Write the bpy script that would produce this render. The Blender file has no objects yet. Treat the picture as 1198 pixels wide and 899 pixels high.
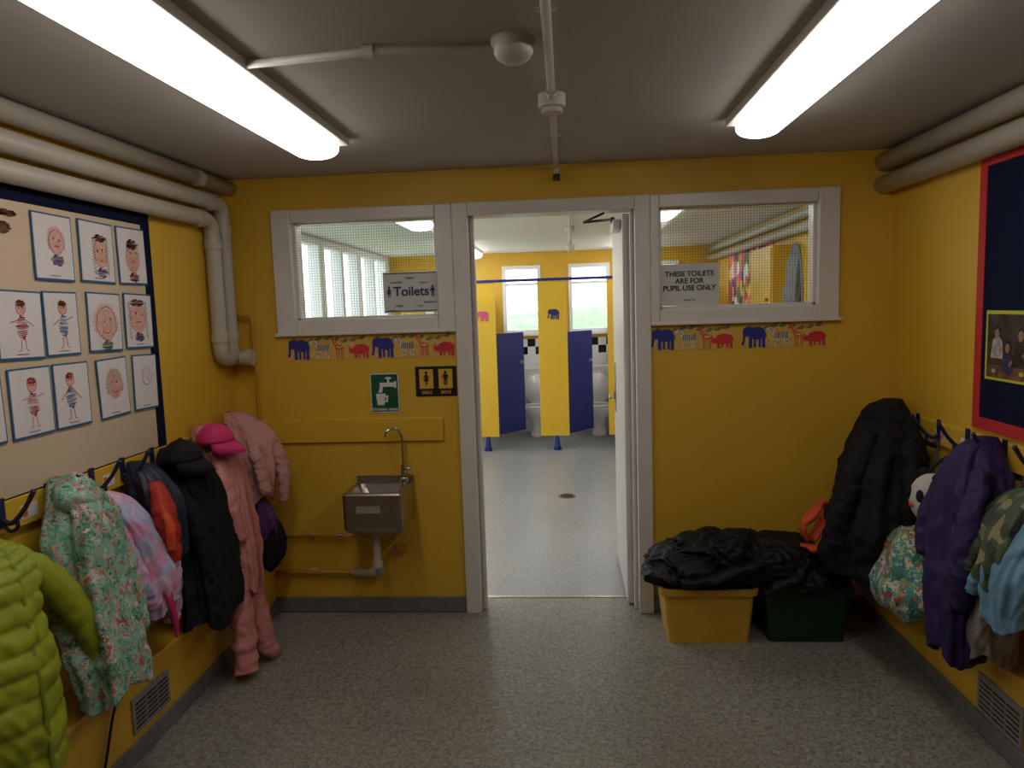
import bpy, math, random
from mathutils import Vector, Matrix, noise
random.seed(7)
SC=bpy.context.scene
SC.view_settings.view_transform='Standard'
COL=bpy.context.collection
# ------------------------------------------------------------------ helpers
def s2l(c): 
    c=c/255.0
    return c/12.92 if c<=0.04045 else ((c+0.055)/1.055)**2.4
def rgb(r,g,b): return (s2l(r),s2l(g),s2l(b),1)
def newmat(name):
    m=bpy.data.materials.new(name); m.use_nodes=True
    nt=m.node_tree; return m,nt,nt.nodes['Principled BSDF']
def pmat(name,col,rough=.6,metal=0,var=.08,scale=8,bump=0,bscale=60,spec=.5,coords='Object',dark=None):
    """procedural material: noise-varied colour and optional bump"""
    m,nt,b=newmat(name); N=nt.nodes; L=nt.links
    tc=N.new('ShaderNodeTexCoord')
    nz=N.new('ShaderNodeTexNoise'); nz.inputs['Scale'].default_value=scale; nz.inputs['Detail'].default_value=5
    L.new(tc.outputs[coords],nz.inputs['Vector'])
    cr=N.new('ShaderNodeValToRGB')
    c=rgb(*col); d=rgb(*dark) if dark else tuple(max(0,x*(1-var*2)) for x in c[:3])+(1,)
    cr.color_ramp.elements[0].position=.3; cr.color_ramp.elements[0].color=d
    cr.color_ramp.elements[1].position=.7; cr.color_ramp.elements[1].color=c
    L.new(nz.outputs['Fac'],cr.inputs['Fac']); L.new(cr.outputs['Color'],b.inputs['Base Color'])
    b.inputs['Roughness'].default_value=rough; b.inputs['Metallic'].default_value=metal
    b.inputs['Specular IOR Level'].default_value=spec
    if bump:
        n2=N.new('ShaderNodeTexNoise'); n2.inputs['Scale'].default_value=bscale; n2.inputs['Detail'].default_value=4
        L.new(tc.outputs[coords],n2.inputs['Vector'])
        bp=N.new('ShaderNodeBump'); bp.inputs['Strength'].default_value=bump; bp.inputs['Distance'].default_value=.01
        L.new(n2.outputs['Fac'],bp.inputs['Height']); L.new(bp.outputs['Normal'],b.inputs['Normal'])
    return m
def patmat(name,cols,scale=30,rough=.6,bump=.2,warp=.06):
    """patterned fabric: voronoi cells mapped to a constant colour ramp; cols=[(pos,rgb)]"""
    m,nt,b=newmat(name); N=nt.nodes; L=nt.links
    tc=N.new('ShaderNodeTexCoord'); v=N.new('ShaderNodeTexVoronoi'); v.inputs['Scale'].default_value=scale
    nz=N.new('ShaderNodeTexNoise'); nz.inputs['Scale'].default_value=scale*.8
    mx=N.new('ShaderNodeMix'); mx.data_type='RGBA'; mx.inputs['Factor'].default_value=warp
    L.new(tc.outputs['Object'],nz.inputs['Vector'])
    L.new(tc.outputs['Object'],mx.inputs['A']); L.new(nz.outputs['Color'],mx.inputs['B']); L.new(mx.outputs['Result'],v.inputs['Vector'])
    sp=N.new('ShaderNodeSeparateColor'); L.new(v.outputs['Color'],sp.inputs['Color'])
    cr=N.new('ShaderNodeValToRGB'); cr.color_ramp.interpolation='CONSTANT'
    while len(cr.color_ramp.elements)<len(cols): cr.color_ramp.elements.new(.5)
    for e,(p,c) in zip(cr.color_ramp.elements,cols): e.position=p; e.color=rgb(*c)
    L.new(sp.outputs['Red'],cr.inputs['Fac']); L.new(cr.outputs['Color'],b.inputs['Base Color'])
    b.inputs['Roughness'].default_value=rough
    n2=N.new('ShaderNodeTexNoise'); n2.inputs['Scale'].default_value=70
    L.new(tc.outputs['Object'],n2.inputs['Vector'])
    bp=N.new('ShaderNodeBump'); bp.inputs['Strength'].default_value=bump; bp.inputs['Distance'].default_value=.005
    L.new(n2.outputs['Fac'],bp.inputs['Height']); L.new(bp.outputs['Normal'],b.inputs['Normal'])
    return m
def emat(name,col,st):
    m=bpy.data.materials.new(name); m.use_nodes=True; nt=m.node_tree; b=nt.nodes['Principled BSDF']
    b.inputs['Base Color'].default_value=rgb(*col); b.inputs['Emission Color'].default_value=rgb(*col); b.inputs['Emission Strength'].default_value=st
    return m
def finish(ob,mat,parent,smooth):
    COL.objects.link(ob)
    if mat:
        ob.data.materials.append(mat)
    if smooth:
        for p in ob.data.polygons: p.use_smooth=True
    if parent:
        ob.parent=parent; ob.matrix_parent_inverse=Matrix.Translation(-parent.location)
    return ob
def group(name,loc):
    e=bpy.data.objects.new(name,None); e.location=loc; e.empty_display_size=.05; COL.objects.link(e); return e
def mk(name,verts,faces,mat,parent=None,smooth=False,bevel=0):
    me=bpy.data.meshes.new(name); me.from_pydata([tuple(v) for v in verts],[],faces); me.update()
    ob=bpy.data.objects.new(name,me); finish(ob,mat,parent,smooth)
    if bevel:
        b=ob.modifiers.new('bevel','BEVEL'); b.width=bevel; b.segments=2; b.limit_method='ANGLE'
    return ob
def boxvf(b,off=0):
    x0,x1,y0,y1,z0,z1=b
    v=[(x0,y0,z0),(x1,y0,z0),(x1,y1,z0),(x0,y1,z0),(x0,y0,z1),(x1,y0,z1),(x1,y1,z1),(x0,y1,z1)]
    f=[(0,3,2,1),(4,5,6,7),(0,1,5,4),(1,2,6,5),(2,3,7,6),(3,0,4,7)]
    return v,[tuple(i+off for i in q) for q in f]
def boxes(name,bl,mat,parent=None,bevel=0):
    V=[];Fc=[]
    for b in bl:
        v,f=boxvf(b,len(V)); V+=v; Fc+=f
    return mk(name,V,Fc,mat,parent,False,bevel)
def box(name,x0,x1,y0,y1,z0,z1,mat,parent=None,bevel=0): return boxes(name,[(x0,x1,y0,y1,z0,z1)],mat,parent,bevel)
def cat(pts,m):
    """catmull-rom resample of tuples to m samples"""
    n=len(pts); out=[]
    for i in range(m):
        t=i/(m-1)*(n-1); k=min(int(t),n-2); f=t-k
        p0=pts[max(k-1,0)];p1=pts[k];p2=pts[k+1];p3=pts[min(k+2,n-1)]
        out.append(tuple(.5*((2*b)+(-a+c)*f+(2*a-5*b+4*c-d)*f*f+(-a+3*b-3*c+d)*f**3) for a,b,c,d in zip(p0,p1,p2,p3)))
    return out
def ringmesh(name,rings,mat,parent,smooth=True,cap=True):
    n=len(rings[0]); V=[v for r in rings for v in r]; Fc=[]
    for i in range(len(rings)-1):
        for j in range(n):
            a=i*n+j;b=i*n+(j+1)%n
            Fc.append((a,b,b+n,a+n))
    if cap:
        Fc.append(tuple(range(n-1,-1,-1))); Fc.append(tuple((len(rings)-1)*n+j for j in range(n)))
    ob=mk(name,V,Fc,mat,parent,smooth)
    return ob
def tube(name,pts,r,mat,parent=None,n=16,samples=None,flat=1.0,wr=0,seed=0,cap=True,puff=0,pn=6):
    """tube through 3-D pts; r number or list"""
    if not isinstance(r,(list,tuple)): r=[r]*len(pts)
    P=[tuple(p)+(q,) for p,q in zip(pts,r)]
    if samples: P=cat(P,samples)
    C=[Vector(p[:3]) for p in P]; rings=[]
    up=None
    for i,c in enumerate(C):
        t=(C[min(i+1,len(C)-1)]-C[max(i-1,0)]).normalized()
        if up is None:
            up=Vector((0,1,0)) if abs(t.y)<.8 else Vector((0,0,1))
        a=(up-t*up.dot(t)).normalized(); up=a; b=t.cross(a)
        rr=P[i][3]; ring=[]
        s=i/(len(C)-1)
        if puff: rr*=1+puff*(abs(math.sin(s*pn*math.pi))-.5)
        for j in range(n):
            th=2*math.pi*j/n; q=rr
            p=c+a*math.cos(th)*q+b*math.sin(th)*q*flat
            if wr:
                w=noise.noise(Vector((p.x*14+seed,p.y*14,p.z*22)))+.6*(1-2.2*abs(noise.noise(Vector((p.x*22,p.y*22+seed,p.z*34)))))-.3
                p+=(p-c)*wr*w
            ring.append(p)
        rings.append(ring)
    return ringmesh(name,rings,mat,parent,True,cap)
def rpipe(name,pts,r,mat,parent=None,n=16,br=.05):
    """pipe with rounded elbows"""
    P=[Vector(p) for p in pts]; out=[P[0]]
    for i in range(1,len(P)-1):
        a=(P[i-1]-P[i]);b=(P[i+1]-P[i]); d=min(br,a.length*.49,b.length*.49)
        s=P[i]+a.normalized()*d; e=P[i]+b.normalized()*d
        for k in range(7):
            t=k/6; out.append(s*(1-t)**2+P[i]*2*t*(1-t)+e*t*t)
    out.append(P[-1])
    return tube(name,out,r,mat,parent,n)
def cyl(name,c,r,h,axis,mat,parent=None,n=24,r2=None,bevel=0):
    c=Vector(c); ax=Vector({'x':(1,0,0),'y':(0,1,0),'z':(0,0,1)}[axis]); a=ax.orthogonal().normalized(); b=ax.cross(a)
    r2=r if r2 is None else r2; V=[]
    for k,(q,s) in enumerate(((r,-h/2),(r2,h/2))):
        for j in range(n):
            th=2*math.pi*j/n; V.append(c+ax*s+a*math.cos(th)*q+b*math.sin(th)*q)
    F_=[(j,(j+1)%n,n+(j+1)%n,n+j) for j in range(n)]+[tuple(range(n-1,-1,-1)),tuple(range(n,2*n))]
    return mk(name,V,F_,mat,parent,False,bevel)
def lathe(name,c,prof,mat,parent=None,n=28,sx=1,sy=1,cap=True):
    rings=[[Vector((c[0]+r*math.cos(2*math.pi*j/n)*sx,c[1]+r*math.sin(2*math.pi*j/n)*sy,c[2]+z)) for j in range(n)] for r,z in prof]
    return ringmesh(name,rings,mat,parent,True,cap)
def blob(name,c,rad,mat,parent=None,amp=.12,freq=6,seed=0,flatz=None,n=56,m=36,power=1.0,ridge=False):
    rings=[];c=Vector(c)
    for i in range(m+1):
        ph=math.pi*i/m; ring=[]
        for j in range(n):
            th=2*math.pi*j/n
            sp=max(.001,math.sin(ph))**power
            d=Vector((sp*math.cos(th),sp*math.sin(th),math.cos(ph)))
            p=Vector((d.x*rad[0],d.y*rad[1],d.z*rad[2]))
            q=p*freq+Vector((seed,seed*.7,0))
            w=noise.noise(q)
            if ridge:
                q2=q+Vector((noise.noise(q*1.3),noise.noise(q*1.3+Vector((5,1,2))),0))*.8
                w=w+.55*(.6-2*abs(noise.noise(q2*1.7)))+.26*(.6-2*abs(noise.noise(q2*3.9)))+.06*(.6-2*abs(noise.noise(q2*8.5)))
            else: w+=.4*noise.noise(q*2.5)
            p*=1+amp*w
            if flatz is not None: p.z=max(p.z,flatz)
            ring.append(c+p)
        rings.append(ring)
    return ringmesh(name,rings,mat,parent,True,True)
LW=-1.743; RW=1.58
def side(s,y,out,z): return Vector((LW+out,y,z)) if s=='L' else Vector((RW-out,y,z))
def drape(name,s,rows,mat,parent,k=7,fold=.12,seed=0,m=70,n=120,hem=.012,puff=0,pn=9,nz=.35):
    """hanging cloth volume: rows=(z, y-centre, out-centre, half-width along wall, half-depth)"""
    R=cat(rows,m); rings=[]
    for i,(z,yc,oc,hw,hd) in enumerate(R):
        t=i/(m-1); ring=[]
        fa=fold*min(1,t*2.2)
        pf=1+puff*(abs(math.sin(t*pn*math.pi))**.6-.6)
        for j in range(n):
            th=2*math.pi*j/n
            ph=seed*1.7+.8*math.sin(t*3+seed)
            f=1+fa*(math.sin(k*th+ph)+.55*math.sin((2*k-3)*th-ph*1.3+t*2)+.35*math.sin((3*k+1)*th+seed))
            w=noise.noise(Vector((math.cos(th)*1.6+seed,math.sin(th)*1.6,z*9)))*nz+.4*nz*noise.noise(Vector((math.cos(th)*4,math.sin(th)*4+seed,z*26)))
            cz=1-2.4*abs(noise.noise(Vector((math.cos(th)*2.2+seed*2,math.sin(th)*2.2,z*13+math.cos(th)*2))))
            f=(f+w*.35+cz*nz*.16)*pf
            cx=math.cos(th);sy=math.sin(th)
            y=yc+hw*f*math.copysign(abs(cx)**.85,cx); o=oc+hd*f*math.copysign(abs(sy)**.85,sy)
            zz=z+(hem*math.sin(3*th+seed)*t*t*2)
            ring.append(side(s,y,max(o,.012+.004*math.sin(j)),zz))
        rings.append(ring)
    last=rings[-1]; c=sum(last,Vector())/n
    rings.append([c+(p-c)*.93+Vector((0,0,.012)) for p in last]); rings.append([c+(p-c)*.8+Vector((0,0,.06)) for p in last])
    return ringmesh(name,rings,mat,parent,True,True)
def sleeve(name,s,pts,mat,parent,seed=0,wr=.22,flat=.75,puff=0,pn=7):
    P=[side(s,y,o,z) for y,o,z,r in pts]; r=[p[3] for p in pts]
    return tube(name,P,r,mat,parent,n=32,samples=56,flat=flat,wr=wr,seed=seed,puff=puff,pn=pn)
def text(body,loc,size,mat,parent,rot=(math.pi/2,0,0),align='CENTER',bold=0):
    c=bpy.data.curves.new('lettering','FONT'); c.body=body; c.size=size; c.align_x=align; c.align_y='CENTER'; c.extrude=.0004; c.offset=bold
    o=bpy.data.objects.new('tmp',c); COL.objects.link(o); bpy.context.view_layer.update()
    me=bpy.data.meshes.new_from_object(o.evaluated_get(bpy.context.evaluated_depsgraph_get()))
    bpy.data.objects.remove(o)
    ob=bpy.data.objects.new('lettering',me); me.materials.clear()
    ob.location=loc; ob.rotation_euler=rot
    COL.objects.link(ob); me.materials.append(mat)
    ob.parent=parent; ob.matrix_parent_inverse=Matrix.Translation(-parent.location)
    return ob
# ------------------------------------------------------------------ materials
M_yel=pmat('yellow_wall_paint',(217,173,50),.5,var=.03,scale=3,bump=.08,bscale=90)
M_yeld=pmat('yellow_gloss_paint',(218,174,52),.38,var=.03,scale=5,bump=.04)
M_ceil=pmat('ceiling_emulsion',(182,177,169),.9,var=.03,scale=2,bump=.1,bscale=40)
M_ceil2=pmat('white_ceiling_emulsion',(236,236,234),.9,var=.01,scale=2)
M_white=pmat('white_gloss_woodwork',(218,213,208),.35,var=.03,scale=6)
M_pvc=pmat('painted_pipe',(184,177,164),.4,var=.05,scale=4)
M_cond=pmat('white_conduit',(202,196,187),.4,var=.03)
M_skirt=pmat('grey_vinyl_skirting',(118,116,113),.45,var=.12,scale=20)
M_black=pmat('black_fabric',(19,19,24),.8,var=.2,bump=.3,bscale=45,spec=.3)
M_navyb=pmat('navy_noticeboard_felt',(16,24,52),.95,var=.1,scale=40,spec=.15)
M_red=pmat('red_border_card',(190,28,32),.6,var=.05)
M_cream=pmat('cream_backing_paper',(206,184,156),.9,var=.04,scale=2.5,bump=.35,bscale=5)
M_paper=pmat('drawing_paper',(218,211,211),.85,var=.02)
M_blueback=pmat('blue_mount_card',(30,92,134),.7,var=.05)
M_steel=pmat('brushed_steel',(176,170,162),.28,metal=1,var=.1,scale=30)
M_chrome=pmat('chrome',(205,205,205),.12,metal=1,var=.02)
M_blue=pmat('blue_cubicle_laminate',(28,42,132),.45,var=.04)
M_yl2=pmat('yellow_cubicle_laminate',(240,198,58),.45,var=.02)
M_china=pmat('white_ceramic',(244,244,244),.15,var=.01)
M_dark=pmat('dark_metal',(24,24,30),.4,var=.1)
M_white2=pmat('bright_white_paint',(236,236,236),.6,var=.02)
def floormat(name,c1,c2,c3,rough,sc=95,rv=.11,lo=.84):
    m,nt,b=newmat(name); N=nt.nodes;L=nt.links
    tc=N.new('ShaderNodeTexCoord')
    n1=N.new('ShaderNodeTexNoise'); n1.inputs['Scale'].default_value=sc; n1.inputs['Detail'].default_value=5; n1.inputs['Distortion'].default_value=1.0
    n2=N.new('ShaderNodeTexNoise'); n2.inputs['Scale'].default_value=1.6; n2.inputs['Detail'].default_value=6
    n3=N.new('ShaderNodeTexVoronoi'); n3.inputs['Scale'].default_value=110
    for q in (n1,n2,n3): L.new(tc.outputs['Object'],q.inputs['Vector'])
    cr=N.new('ShaderNodeValToRGB'); e=cr.color_ramp.elements; e[0].position=.36;e[0].color=rgb(*c1);e[1].position=.64;e[1].color=rgb(*c3)
    q=e.new(.5); q.color=rgb(*c2)
    L.new(n1.outputs['Fac'],cr.inputs['Fac'])
    mr=N.new('ShaderNodeMapRange'); mr.inputs['From Min'].default_value=.3; mr.inputs['From Max'].default_value=.7; mr.inputs['To Min'].default_value=lo; mr.inputs['To Max'].default_value=1.06
    L.new(n2.outputs['Fac'],mr.inputs['Value'])
    mx=N.new('ShaderNodeVectorMath'); mx.operation='SCALE'; L.new(cr.outputs['Color'],mx.inputs[0]); L.new(mr.outputs['Result'],mx.inputs['Scale'])
    L.new(mx.outputs['Vector'],b.inputs['Base Color'])
    rr=N.new('ShaderNodeMapRange'); rr.inputs['To Min'].default_value=rough-rv; rr.inputs['To Max'].default_value=rough+rv
    L.new(n2.outputs['Fac'],rr.inputs['Value']); L.new(rr.outputs['Result'],b.inputs['Roughness'])
    bp=N.new('ShaderNodeBump'); bp.inputs['Strength'].default_value=.1; bp.inputs['Distance'].default_value=.003
    L.new(n3.outputs['Distance'],bp.inputs['Height']); L.new(bp.outputs['Normal'],b.inputs['Normal'])
    return m
M_floor=floormat('speckled_vinyl',(108,105,98),(136,133,125),(158,154,144),.42,64)
M_floor2=floormat('speckled_vinyl_wet_room',(128,132,136),(146,149,151),(162,165,166),.34,70,rv=.025,lo=.93)
def wiredglass():
    m=bpy.data.materials.new('georgian_wired_glass'); m.use_nodes=True; nt=m.node_tree; N=nt.nodes;L=nt.links; N.clear()
    o=N.new('ShaderNodeOutputMaterial'); tr=N.new('ShaderNodeBsdfTransparent'); gl=N.new('ShaderNodeBsdfGlossy'); gl.inputs['Roughness'].default_value=.05
    df=N.new('ShaderNodeBsdfDiffuse'); df.inputs['Color'].default_value=rgb(110,108,104)
    tr.inputs['Color'].default_value=(.9,.93,.92,1)
    m1=N.new('ShaderNodeMixShader'); m1.inputs['Fac'].default_value=.05; L.new(tr.outputs[0],m1.inputs[1]); L.new(gl.outputs[0],m1.inputs[2])
    tc=N.new('ShaderNodeTexCoord'); sx=N.new('ShaderNodeSeparateXYZ'); L.new(tc.outputs['Object'],sx.inputs[0])
    ws=[]
    for ax in ('X','Z'):
        a=N.new('ShaderNodeMath'); a.operation='MULTIPLY'; a.inputs[1].default_value=1/.0135; L.new(sx.outputs[ax],a.inputs[0])
        f=N.new('ShaderNodeMath'); f.operation='FRACT'; L.new(a.outputs[0],f.inputs[0])
        g=N.new('ShaderNodeMath'); g.operation='LESS_THAN'; g.inputs[1].default_value=.1; L.new(f.outputs[0],g.inputs[0]); ws.append(g)
    mxm=N.new('ShaderNodeMath'); mxm.operation='MAXIMUM'; L.new(ws[0].outputs[0],mxm.inputs[0]); L.new(ws[1].outputs[0],mxm.inputs[1])
    ml=N.new('ShaderNodeMath'); ml.operation='MULTIPLY'; ml.inputs[1].default_value=.55; L.new(mxm.outputs[0],ml.inputs[0])
    m2=N.new('ShaderNodeMixShader'); L.new(ml.outputs[0],m2.inputs['Fac']); L.new(m1.outputs[0],m2.inputs[1]); L.new(df.outputs[0],m2.inputs[2]); L.new(m2.outputs[0],o.inputs[0])
    return m
M_wglass=wiredglass()
def clearglass():
    m=bpy.data.materials.new('window_glass'); m.use_nodes=True; nt=m.node_tree; N=nt.nodes;L=nt.links; N.clear()
    o=N.new('ShaderNodeOutputMaterial'); tr=N.new('ShaderNodeBsdfTransparent'); gl=N.new('ShaderNodeBsdfGlossy'); gl.inputs['Roughness'].default_value=.03
    m1=N.new('ShaderNodeMixShader'); m1.inputs['Fac'].default_value=.06; L.new(tr.outputs[0],m1.inputs[1]); L.new(gl.outputs[0],m1.inputs[2]); L.new(m1.outputs[0],o.inputs[0])
    return m
M_glass=clearglass()

# ------------------------------------------------------------------ room shell
H=2.295; WY=3.64; WT=.12; BY=-1.6; FY=9.2; FL=-2.25; FR=1.81
box('floor',LW-.1,RW+.1,BY-.1,3.84,-.1,0,M_floor)
box('floor_washroom',FL-.1,FR+.1,3.84,FY+.1,-.1,0,M_floor2)
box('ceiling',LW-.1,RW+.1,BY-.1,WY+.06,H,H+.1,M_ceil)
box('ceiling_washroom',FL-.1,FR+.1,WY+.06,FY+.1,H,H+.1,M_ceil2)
box('wall_left',LW-.1,LW,BY,WY,0,H,M_yel)
box('wall_right',RW,RW+.1,BY,WY,0,H,M_yel)
box('wall_rear',LW-.1,RW+.1,BY-.1,BY,0,H,M_yel)
DL,DR,DT=-.56,.42,2.13       # structural door opening
GL=(-1.49,-.56,1.50,2.13); GR=(.42,1.325,1.50,2.13)
y0,y1=WY,WY+WT
boxes('wall_front',[(FL-.1,GL[0],y0,y1,0,H),(GL[0],DL,y0,y1,0,GL[2]),(GL[0],GR[1],y0,y1,DT,H),
    (DR,GR[1],y0,y1,0,GR[2]),(GR[1],FR+.1,y0,y1,0,H)],M_yel)
def wall_holes_x(name,ya,yb,xa,xb,holes,mat):
    bl=[];cur=xa
    for (h0,h1,z0,z1) in holes:
        bl.append((cur,h0,ya,yb,0,H)); bl.append((h0,h1,ya,yb,0,z0)); bl.append((h0,h1,ya,yb,z1,H)); cur=h1
    bl.append((cur,xb,ya,yb,0,H)); return boxes(name,bl,mat)
wins=[(-1.66,-1.18,1.27,2.13),(-.80,-.31,1.27,2.13),(.04,.56,1.27,2.13),(.92,1.42,1.27,2.13)]
wall_holes_x('wall_washroom_back',FY,FY+.15,FL-.1,FR+.1,wins,M_yel)
box('wall_washroom_right',FR,FR+.1,WY+WT,FY,0,H,M_yel)
lz0,lz1=.75,2.27
boxes('wall_washroom_left',[(FL-.1,FL,WY+WT,4.1,0,H),(FL-.1,FL,4.1,8.9,0,lz0),(FL-.1,FL,4.1,8.9,lz1,H),(FL-.1,FL,8.9,FY,0,H)],M_white2)
g=group('window_1',(FL,6.5,1.5)); fb=[(FL-.07,FL+.03,4.1,8.9,lz0,lz0+.06),(FL-.07,FL+.03,4.1,8.9,lz1-.05,lz1)]
n=8
for i in range(n+1):
    yy=4.1+(8.9-4.1)*i/n; w=.07 if i%2==0 else .04
    fb.append((FL-.07,FL+.04,max(4.1,yy-w),min(8.9,yy+w),lz0+.06,lz1-.05))
boxes('frame',fb,M_white2,g,.004); box('glass',FL-.03,FL-.024,4.1,8.9,lz0,lz1,M_glass,g)
for i,(a,b,c,d) in enumerate(wins):
    g=group('window_%d'%(i+2),((a+b)/2,FY,(c+d)/2)); t=.045
    boxes('frame',[(a,a+t,FY-.02,FY+.1,c,d),(b-t,b,FY-.02,FY+.1,c,d),(a+t,b-t,FY-.02,FY+.1,c,c+t),(a+t,b-t,FY-.02,FY+.1,d-t,d),(a+t,b-t,FY+.02,FY+.07,d-.25,d-.22),(a-.02,b+.02,FY-.06,FY,c-.03,c)],M_white2,g,.004)
    box('glass',a+t,b-t,FY+.04,FY+.046,c+t,d-t,M_glass,g)
# outdoors
M_grass=pmat('grass',(180,195,160),.9,var=.1,scale=5); M_hedge=pmat('hedge_leaves',(160,192,156),.95,var=.12,scale=12,bump=.6,bscale=20)
box('ground_outside',-12,10,FY+.3,24,-.25,-.15,M_grass); box('ground_outside_side',-14,FL-.15,0,FY+.3,-.25,-.15,M_grass)
hd=blob('garden_hedge',(2,13.5,.5),(6,.9,1.1),M_hedge,None,.15,2,3)
def strip(name,bl): boxes(name,bl,M_skirt,None,.006)
strip('baseboard_front',[(LW+.143,DL-.0,WY-.014,WY,0,.088),(DR,RW-.1,WY-.014,WY,0,.088)])
BXL=-1.60; BXR=1.48
g=group('bench_boxing',(BXL,1.5,.16)); box('casing',LW,BXL,BY,WY,0,.31,M_yeld,g,.004); box('seat_board',LW,BXL+.02,BY,WY-.0,.31,.335,M_yeld,g,.006)
g=group('bench_boxing',(BXR,1.5,.16)); box('casing',BXR,RW,BY,WY,0,.31,M_yeld,g,.004); box('seat_board',BXR-.02,RW,BY,WY,.31,.335,M_yeld,g,.006)
strip('baseboard_left',[(BXL,BXL+.012,BY,WY-.014,0,.075)]); strip('baseboard_right',[(BXR-.012,BXR,BY,WY-.014,0,.075)])
strip('baseboard_washroom',[(FL,DL-.06,WY+WT,WY+WT+.014,0,.09),(FL,FL+.014,WY+WT,FY,0,.09),(FR-.014,FR,WY+WT,FY,0,.09)])
box('trim_5',DL+.06,.345,3.825,3.855,0,.003,M_steel)
# vents
M_grille=pmat('grille_metal',(150,148,142),.4,metal=.3,var=.05)
def vent(s,ya,yb,za,zb):
    X=BXL if s=='L' else BXR; d=1 if s=='L' else -1
    g=group('air_vent_grille',(X,(ya+yb)/2,(za+zb)/2))
    xs=sorted((X,X+d*.008)); box('plate',xs[0],xs[1],ya,yb,za,zb,M_grille,g,.002)
    w=(yb-ya-.05)/3; bl=[]
    for c in range(3):
        for r in range(6):
            zz=za+.018+r*(zb-za-.03)/6; yy=ya+.015+c*(w+.01)
            xx=sorted((X+d*.008,X+d*.0095)); bl.append((xx[0],xx[1],yy,yy+w,zz,zz+.007))
    boxes('slots',bl,M_dark,g)
vent('L',2.34,2.58,.10,.235); vent('R',2.36,2.62,.08,.225)
# ------------------------------------------------------------------ door frame and glazing
g=group('door_frame',((DL+DR)/2,WY,1))
ya,yb=WY-.022,WY+WT+.02
boxes('jambs_and_head',[(DL,-.48,ya,yb,0,DT),(.345,DR,ya,yb,0,DT),(-.48,.345,ya,yb,2.065,DT),(-.48,-.455,WY+.03,WY+.06,0,2.065),(.325,.345,WY+.03,WY+.06,0,2.065)],M_white,g,.005)
boxes('architrave_rear',[(DL-.05,DL,yb-.02,yb,0,DT+.05),(DL,DR,yb-.02,yb,DT,DT+.05),(DR,DR+.05,yb-.02,yb,0,DT+.05)],M_white,g,.004)
boxes('hinge_plates',[(.3425,.345,WY+.065,WY+.115,z,z+.1) for z in (.25,1.1,1.8)],M_steel,g)
g=group('door_1',(.33,4.1,1.03)); 
box('leaf',.292,.334,WY+.085,WY+.085+.79,.01,2.055,M_white,g,.004)
boxes('hinges',[(.334,.345,WY+.075,WY+.095,z,z+.1) for z in (.25,1.1,1.8)],M_steel,g)
box('push_plate',.288,.292,4.36,4.44,.95,1.25,M_steel,g,.001)
cyl('lever_rose',(.284,4.38,1.05),.025,.014,'x',M_steel,g); tube('lever',[(.26,4.38,1.05),(.255,4.38,1.05),(.255,4.27,1.05)],.009,M_steel,g)
g=group('door_closer',(.2,3.9,2.0))
box('closer_body',.25,.291,3.78,4.0,1.985,2.035,M_white,g,.006)
tube('main_arm',[(.255,3.86,2.045),(.10,3.72,2.02)],.007,M_dark,g); tube('link_arm',[(.10,3.72,2.02),(.20,3.665,2.055)],.006,M_dark,g); cyl('pivot',(.255,3.86,2.04),.012,.03,'z',M_dark,g)
def glaze(name,G):
    a,b,c,d=G; t=.07; g=group(name,((a+b)/2,WY,(c+d)/2))
    ib=b-.085 if b<0 else b-.10; ia=a+.10 if b<0 else a+.04
    if b>0: ia=a+.045
    boxes('frame',[(a,ia,ya,yb,c,d),(ib,b,ya,yb,c,d),(ia,ib,ya,yb,c,c+t),(ia,ib,ya,yb,d-t+.005,d)],M_white,g,.006)
    q=.014
    boxes('glazing_bead',[(ia,ia+q,WY+.02,WY+.05,c+t,d-t),(ib-q,ib,WY+.02,WY+.05,c+t,d-t),(ia,ib,WY+.02,WY+.05,c+t,c+t+q),(ia,ib,WY+.02,WY+.05,d-t,d-t+q)],M_white,g,.002)
    box('wired_pane',ia,ib,WY+.036,WY+.042,c+t,d-t+.005,M_wglass,g)
glaze('window_6',GL); glaze('window_7',GR)
boxes('trim_1',[(GL[0]-.012,GL[1],WY-.03,WY,1.49,1.505),(GR[0],GR[1]+.012,WY-.03,WY,1.49,1.505)],M_white,None,.003)
# window notices
M_notice=pmat('laminated_notice',(204,204,200),.4,var=.02); M_ink=pmat('black_ink',(30,30,34),.6); M_inkb=pmat('blue_ink',(20,44,96),.6)
g=group('toilets_notice',(-.79,WY+.02,1.69)); box('sheet',-.93,-.65,WY+.010,WY+.014,1.595,1.80,M_notice,g)
boxes('border',[(-.925,-.655,WY+.0085,WY+.010,1.60,1.604),(-.925,-.655,WY+.0085,WY+.010,1.791,1.795)],M_inkb,g)
text('Toilets',(-.785,WY+.008,1.70),.066,M_inkb,g,bold=.0012)
def person(g,x,z,s,mat,yy,skirt=False):
    n=14
    V=[(x+.22*s*math.cos(2*math.pi*j/n),yy,z+.85*s+.22*s*math.sin(2*math.pi*j/n)) for j in range(n)]
    mk('figure_head',V,[tuple(range(n))],mat,g)
    if skirt: P=[(-.15,.6),(.15,.6),(.5,.0),(.42,-.05),(.18,.3),(.38,-.4),(.16,-.4),(.14,-.95),(.03,-.95),(.03,-.4),(-.03,-.4),(-.03,-.95),(-.14,-.95),(-.16,-.4),(-.38,-.4),(-.18,.3),(-.42,-.05),(-.5,.0)]
    else: P=[(-.32,.6),(.32,.6),(.5,.0),(.4,-.05),(.24,.3),(.24,-.95),(.04,-.95),(.04,-.2),(-.04,-.2),(-.04,-.95),(-.24,-.95),(-.24,.3),(-.4,-.05),(-.5,.0)]
    mk('figure_body',[(x+a*s,yy,z+b*s) for a,b in P],[tuple(range(len(P)))],mat,g)
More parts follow.
